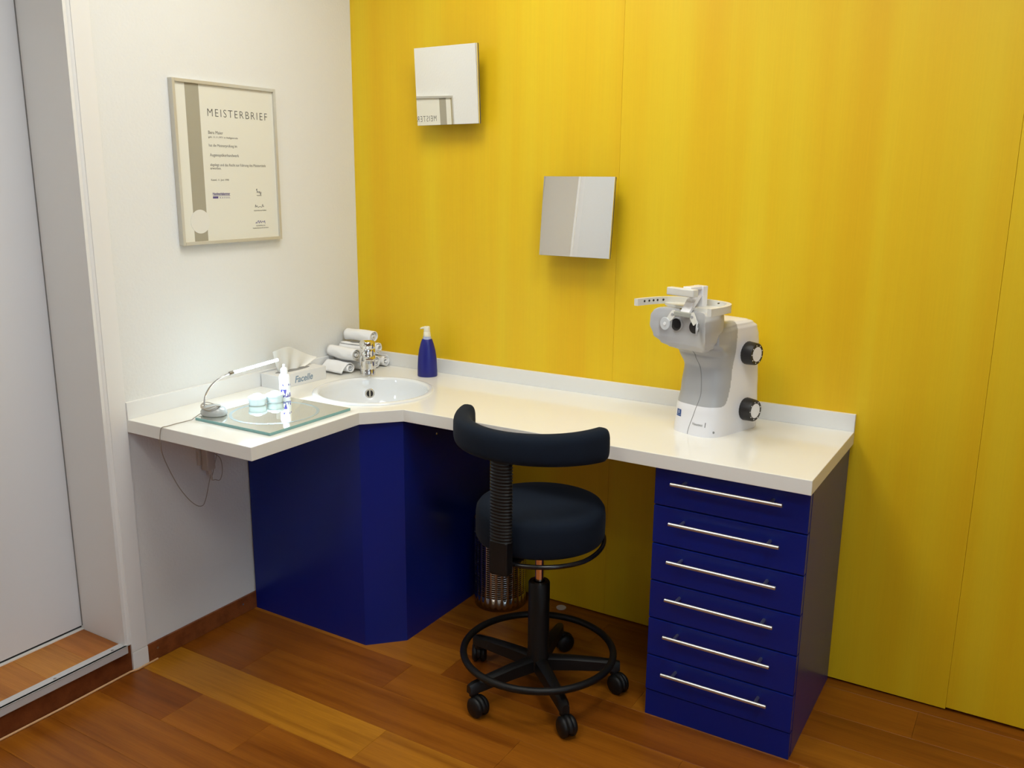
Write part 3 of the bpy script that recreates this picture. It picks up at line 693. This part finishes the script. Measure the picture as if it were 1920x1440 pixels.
obj('seam', tube([(seam_x(z), front_y(seam_x(z), z) - 0.0002, z) for z in [0.001 + 0.232 * k / 40 for k in range(41)]], 0.0008, 6), M['slot'], dv)
obj('base_foot', prism([(x * 0.97, 0.08 + (y - 0.08) * 0.97) for x, y, z in body_ring(0.0, 60)], 0.0, 0.0012), M['dev_black'], dv)
# head: concave face between two cheeks
HT = [(0.226, 0.042, -0.054, -0.052, -0.01), (0.232, 0.058, -0.070, -0.060, 0.00), (0.243, 0.074, -0.086, -0.066, 0.005), (0.262, 0.086, -0.104, -0.067, 0.010), (0.29, 0.0915, -0.114, -0.066, 0.014), (0.314, 0.090, -0.114, -0.066, 0.016), (0.328, 0.085, -0.108, -0.064, 0.016), (0.333, 0.078, -0.100, -0.062, 0.014)]
def head_ring(z):
    w, ch, ct, bk = interp(HT, z); pts = []
    N_ = 44
    for k in range(N_ + 1):                         # concave face, left cheek to right cheek
        x = -w * 0.965 + 2 * w * 0.965 * k / N_; u = abs(x) / w
        pts.append((x, ct + (ch - ct) * u ** 2.3 + 0.004 * max(0, (u - 0.9) / 0.07) ** 2 * 0.5, z))
    for k in range(1, 40):                          # rounded outside and back
        a = PI * k / 40
        x = w * math.copysign(abs(math.cos(a)) ** 0.62, math.cos(a)); y = ch + 0.003 + (bk - ch) * abs(math.sin(a)) ** 0.8
        pts.append((x, y, z))
    return pts
hr = [head_ring(0.226 + 0.107 * k / 40) for k in range(41)]
obj('head_housing', loft(hr), M['dev_head'], dv, auto=50)
for s in (-1, 1):
    e = obj('eyepiece', cyl((s * 0.029, -0.062, 0.2925), (s * 0.05, -1, 0.02), 0.0170, 0.0125, 40, 0.0012), M['dev_head'], dv, auto=40)
    obj('lens', cyl((s * 0.0293, -0.0730, 0.2927), (s * 0.05, -1, 0.02), 0.0160, 0.0022, 40), M['dev_lens'], e, auto=40)
    # flat holder plate swung down from the end of the nose bar, carrying a round auxiliary lens
    top_, low_ = Vector((s * 0.027, -0.088, 0.326)), Vector((s * (0.041 if s < 0 else 0.045), -0.094, 0.304))
    dirv = (low_ - top_); sd_ = dirv.cross(Vector((0, 1, 0))).normalized() * 0.0085; th_ = Vector((0, 0.0035, 0))
    h = obj('lens_holder', loft([[p + sd_ * w, p + sd_ * w + th_, p - sd_ * w + th_, p - sd_ * w] for p, w in ((top_ - dirv * 0.1, 0.6), (top_, 1.0), (top_ + dirv * 0.5, 0.95), (low_, 0.75))]), M['dev_beige'], dv)
    obj('holder_pivot', cyl(top_ + dirv * 0.25, (0, -1, 0), 0.0035, 0.002, 16), M['dev_grey'], h, auto=40)
    dd = (-0.06, -1, 0.03) if s < 0 else (0.86, 0.50, 0)
    cpos = Vector((s * (0.047 if s < 0 else 0.052), -0.096, 0.295 if s < 0 else 0.293))
    obj('auxiliary_lens', cyl(cpos, dd, 0.0165, 0.003, 36, 0.0008), M['lens_disc'], h, auto=40)
    obj('lens_hub', cyl(cpos + Vector(dd).normalized() * 0.003, dd, 0.0045, 0.0012, 20), M['bottle'], h, auto=40)
obj('nose_bar', B(-0.0265, 0.0265, -0.0905, -0.078, 0.317, 0.329, bev=0.002), mat('grey_green', (0.38, 0.39, 0.35), 0.4), dv)
# U-shaped rail round the top
def rail(zlo, zhi, th):
    pts = []; a, ty, by = 0.116, -0.134, 0.008
    for k in range(61):
        t = PI * k / 60
        x = -a * math.copysign(abs(math.cos(t)) ** 0.62, math.cos(t)); y = ty + (by - ty) * abs(math.sin(t)) ** 0.75
        pts.append(Vector((x, y, 0)))
    bm = bmesh.new(); rings = []
    for i, p in enumerate(pts):
        t = (pts[min(i + 1, 60)] - pts[max(i - 1, 0)]).normalized(); nn = Vector((t.y, -t.x, 0))
        rings.append([p + nn * th / 2 + Vector((0, 0, zlo)), p + nn * th / 2 + Vector((0, 0, zhi)), p - nn * th / 2 + Vector((0, 0, zhi)), p - nn * th / 2 + Vector((0, 0, zlo))])
    loft(rings, bm); return bm, pts
rb, rp = rail(0.3365, 0.3545, 0.012)
ra = obj('head_rail', rb, M['dev_beige'], dv, auto=35)
for k in (2, 4, 6, 8, 11):
    p = rp[k]; t = (rp[k + 1] - rp[k - 1]).normalized(); nn = Vector((t.y, -t.x, 0))
    if nn.x < 0: nn = -nn
    obj('rail_hole', cyl(p + nn * 0.0056 + Vector((0, 0, 0.347)), nn, 0.0030, 0.0008, 16), M['dev_lens'], ra)
obj('rail_plate', prism([(0.102 * math.cos(a), -0.030 + 0.034 * math.sin(a)) for a in [2 * PI * k / 48 for k in range(48)]], 0.3332, 0.3400), M['dev_beige'], dv)
fb = bmesh.new(); box(fb, -0.016, 0.016, -0.030, -0.010, 0.338, 0.392, bev=0.002); box(fb, -0.013, 0.013, -0.075, -0.025, 0.384, 0.392, bev=0.002)
fr_ = obj('forehead_bracket', fb, M['dev_white'], dv)
obj('forehead_rest', B(-0.056, 0.030, -0.088, -0.066, 0.368, 0.388, bev=0.004, seg=3), M['dev_beige'], dv)
ab = bmesh.new(); loft([[(x, -0.080, 0.328), (x, -0.070, 0.328), (x, -0.030, 0.368), (x, -0.045, 0.370)] for x in (-0.014, 0.014)], ab)
obj('rest_arm', ab, M['dev_white'], dv)
for p in ((-0.008, -0.086, 0.336), (0.070, -0.036, 0.3545)):
    obj('rail_screw', cyl(p, (0, -0.3, 1), 0.003, 0.001, 14), M['dev_lens'], dv)
for z in (0.2115, 0.060):
    wv = interp(BT, z)[0]
    kb = bmesh.new(); K = 48; rg_ = []
    for h, r0 in ((-0.004, 0.0285), (0.002, 0.0305), (0.028, 0.0285), (0.0305, 0.0265)):
        rg_.append([(wv + h, 0.108 + (r0 + (0.0006 if k % 2 else 0)) * math.cos(2 * PI * k / K), z + (r0 + (0.0006 if k % 2 else 0)) * math.sin(2 * PI * k / K)) for k in range(K)])
    kn = obj('knob', loft(rg_, kb), M['dev_black'], dv, auto=40)
    obj('knob_cap', cyl((wv + 0.0300, 0.108, z), (1, 0, 0), 0.0195, 0.0012, 40), M['dev_white'], kn, auto=40)
    for k in range(9):
        a = 2 * PI * (k + 0.5) / 9
        obj('knob_mark', cyl((wv + 0.0302, 0.108 + 0.0232 * math.cos(a), z + 0.0232 * math.sin(a)), (1, 0, 0), 0.0017, 0.0008, 8), M['dev_white'], kn)
bm = text_mesh('Visustest', 0.01, 0.030, 0.0, 1.0, 0.0002, 0.0065)
for v in bm.verts:
    x, z = 0.012 + v.co.x, 0.0285 + v.co.y; v.co = Vector((x, front_y(x, z) - 0.0005 - v.co.z * 0.5, z))
obj('lettering', bm, M['ink_soft'], dv)
bm = bmesh.new(); xs = 0.0475; loft([[(xs + dx, front_y(xs, z) - 0.0006 - k, z) for dx, k in ((-0.0006, 0), (0.0006, 0), (0.0006, -0.002), (-0.0006, -0.002))] for z in (0.0265, 0.039)], bm)
obj('printed_bar', bm, M['ink'], dv)
def decal(x0, x1, z0, z1, m, off, name):
    bm = bmesh.new(); g = [[bm.verts.new((x0 + (x1 - x0) * i / 4, front_y(x0 + (x1 - x0) * i / 4, z0 + (z1 - z0) * j / 2) - off, z0 + (z1 - z0) * j / 2)) for j in range(3)] for i in range(5)]
    for i in range(4):
        for j in range(2): bm.faces.new((g[i][j], g[i + 1][j], g[i + 1][j + 1], g[i][j + 1]))
    return obj(name, bm, m, dv)
decal(-0.0465, -0.0290, 0.0460, 0.0605, M['logo_blue'], 0.0005, 'logo_square')
decal(-0.0475, -0.0285, 0.0415, 0.0455, M['logo_blue'], 0.0005, 'logo_base')
bm = text_mesh('S', 0.01, 0.006, 0.0002, 1, 0.0001, 0.0075)
for v in bm.verts:
    x, z = -0.0408 + v.co.x, 0.0500 + v.co.y; v.co = Vector((x, front_y(x, z) - 0.0009, z))
obj('logo_letter', bm, M['bottle'], dv)
obj('corner_screw', cyl((0.064, front_y(0.064, 0.014) + 0.001, 0.014), (0.4, -1, 0), 0.0030, 0.002, 14), M['slot'], dv)

# ------------------------------------------------------------------ perforated steel bin
bn = thing('waste_bin', 'perforated steel waste bin against the yellow wall behind the stool', 'bin', (0.667, -0.092, 0))
br, bh = 0.0865, 0.30
def bin_shell():
    nu = 196; zs_ = [0.0, 0.045]; k = 0
    while zs_[-1] < bh - 0.03: zs_ += [zs_[-1] + 0.0034, zs_[-1] + 0.0074]
    zs_.append(bh); v = []; f = []
    for z in zs_:
        for i in range(nu): a = 2 * PI * i / nu; v.append((br * math.cos(a), br * math.sin(a), z))
    for j in range(len(zs_) - 1):
        hole = 0 < j < len(zs_) - 2 and j % 2 == 1
        for i in range(nu):
            if hole and (i % 7) in (0, 1, 2, 3): continue
            l = (i + 1) % nu; f.append((j * nu + i, j * nu + l, (j + 1) * nu + l, (j + 1) * nu + i))
    return (v, [], f)
o = obj('perforated_shell', bin_shell(), M['bin_steel'], bn, smooth=True)
so = o.modifiers.new('thickness', 'SOLIDIFY'); so.thickness = 0.0012
obj('bin_base', cyl((0, 0, 0.0), (0, 0, 1), br - 0.0015, 0.006, 48), M['rubber'], bn)
obj('bin_rim', tube(circ((0, 0, bh), br, 64), 0.003, 10, closed=True), M['bin_steel'], bn, smooth=True)
obj('liner', lathe([(br - 0.006, 0.008), (br - 0.006, bh - 0.01)], 48), M['rubber'], bn, smooth=True)
fc = obj('floor_cap', cyl((0.868, -0.030, 0.0), (0, 0, 1), 0.0165, 0.004, 32, 0.001), M['alu'], None, auto=40)
fc['label'] = 'small round metal cap on the floor at the foot of the yellow wall'; fc['category'] = 'cap'

# ------------------------------------------------------------------ swivel stool
SX, SY = 1.037, -0.487
st = thing('swivel_stool', 'dark navy upholstered swivel stool with curved backrest and castors', 'stool', (SX, SY, 0))
obj('seat', lathe([(0, 0.458), (0.160, 0.458), (0.169, 0.461), (0.1735, 0.470), (0.1742, 0.500), (0.1738, 0.527), (0.1715, 0.542), (0.165, 0.5515), (0.150, 0.5565), (0.10, 0.5585), (0, 0.559)], 72), M['fabric'], st, smooth=True)
obj('seat_plate', cyl((0, 0, 0.447), (0, 0, 1), 0.11, 0.012, 40), M['rubber'], st, auto=40)
obj('back_bar', tube([(0.172 * math.cos(math.radians(a)), 0.172 * math.sin(math.radians(a)), 0.443 + (0.012 if a > -20 else 0.0) * min(1, (a + 20) / 50)) for a in range(-105, 61, 5)], 0.0062, 12), M['black_gloss'], st, smooth=True)
obj('bar_bracket', B(-0.02, 0.02, -0.172, -0.05, 0.436, 0.448, bev=0.003), M['rubber'], st)
obj('gas_lift', cyl((0, 0, 0.32), (0, 0, 1), 0.0118, 0.13, 24), mat('copper_chrome', (0.80, 0.62, 0.50), 0.12, 1.0), st, auto=40)
obj('column', lathe([(0, 0.070), (0.034, 0.070), (0.032, 0.10), (0.0295, 0.115), (0.0295, 0.322), (0.027, 0.326), (0.0165, 0.326), (0.0165, 0.31), (0, 0.31)], 40), M['rubber'], st, auto=40)
obj('foot_ring', tube(circ((0, 0, 0.118), 0.2075, 96), 0.0098, 14, closed=True), M['rubber'], st, smooth=True)
swivel = [-35, -20, 60, 120, -15]
for k, a in enumerate((-42, 30, 102, 174, 246)):
    ar = math.radians(a); d = Vector((math.cos(ar), math.sin(ar), 0)); s = Vector((-math.sin(ar), math.cos(ar), 0))
    rings = []
    for t, wd, z0, z1 in ((0.02, 0.019, 0.066, 0.104), (0.09, 0.017, 0.066, 0.102), (0.17, 0.015, 0.064, 0.096), (0.215, 0.014, 0.062, 0.090), (0.228, 0.010, 0.062, 0.086)):
        p = d * t; rings.append([p + s * wd + Vector((0, 0, z0)), p + s * wd * 0.9 + Vector((0, 0, z1 - 0.006)), p + s * wd * 0.45 + Vector((0, 0, z1)), p - s * wd * 0.45 + Vector((0, 0, z1)), p - s * wd * 0.9 + Vector((0, 0, z1 - 0.006)), p - s * wd + Vector((0, 0, z0))])
    lg = obj('leg', loft(rings), M['rubber'], st, auto=40)
    p = d * 0.212
    obj('castor_stem', cyl(p + Vector((0, 0, 0.050)), (0, 0, 1), 0.0125, 0.030, 20, 0.002), M['rubber'], lg, auto=40)
    sw = math.radians(swivel[k]); q = Vector((math.cos(sw), math.sin(sw), 0)); ax = Vector((-math.sin(sw), math.cos(sw), 0))
    wc = p + q * 0.018 + Vector((0, 0, 0.0275))
    ca = bmesh.new()
    for sg in (-1, 1):
        cyl(wc + ax * sg * 0.003, ax * sg, 0.0275, 0.018, 32, 0.006, ca)
    ws = obj('castor', ca, M['rubber'], st, auto=50)
    hood = [wc + (q * math.cos(t) + Vector((0, 0, 1)) * math.sin(t)) * 0.0225 for t in [math.radians(x) for x in range(-10, 200, 10)]]
    obj('castor_hood', tube(hood, 0.0085, 10), M['rubber'], ws, smooth=True)
def bellows():
    pr = []; z = 0.512; k = 0
    while z < 0.738:
        pr += [(0.0285, z), (0.0315, z + 0.0028), (0.0285, z + 0.0056)]; z += 0.0084
    return lathe([(0, 0.512)] + pr + [(0, z)], 40, sy=0.62)
bl_ = bellows(); bl_.transform(Matrix.Translation((0, -0.2, 0))); obj('bellows', bl_, M['rubber'], st, auto=60)
obj('post_sleeve', B(-0.0265, 0.0265, -0.2155, -0.1845, 0.425, 0.516, bev=0.006, seg=3), M['rubber'], st)
rings = []
A0, A1, na = -90 - 82, -90 + 79, 60
for i in range(na + 1):
    a = math.radians(A0 + (A1 - A0) * i / na)
    e = min(i, na - i) / na; sc = min(1.0, 0.35 + 0.65 * math.sqrt(max(0, 1 - (1 - min(1, e / 0.06)) ** 2)))
    if i in (0, na): sc = 0.30
    cx_, cy_, cz = 0.208 * math.cos(a), 0.208 * math.sin(a), 0.761
    ring = []
    for k in range(24):
        t = 2 * PI * k / 24; hh = 0.0385 * (1 + 0.16 * (2 * i / na - 1) ** 2) * min(1, sc + 0.12) * math.copysign(abs(math.sin(t)) ** 0.6, math.sin(t)); tt_ = 0.0245 * sc * math.copysign(abs(math.cos(t)) ** 0.75, math.cos(t))
        ring.append((cx_ + tt_ * math.cos(a), cy_ + tt_ * math.sin(a), cz + hh))
    rings.append(ring)
obj('backrest', loft(rings), M['fabric'], st, auto=70)
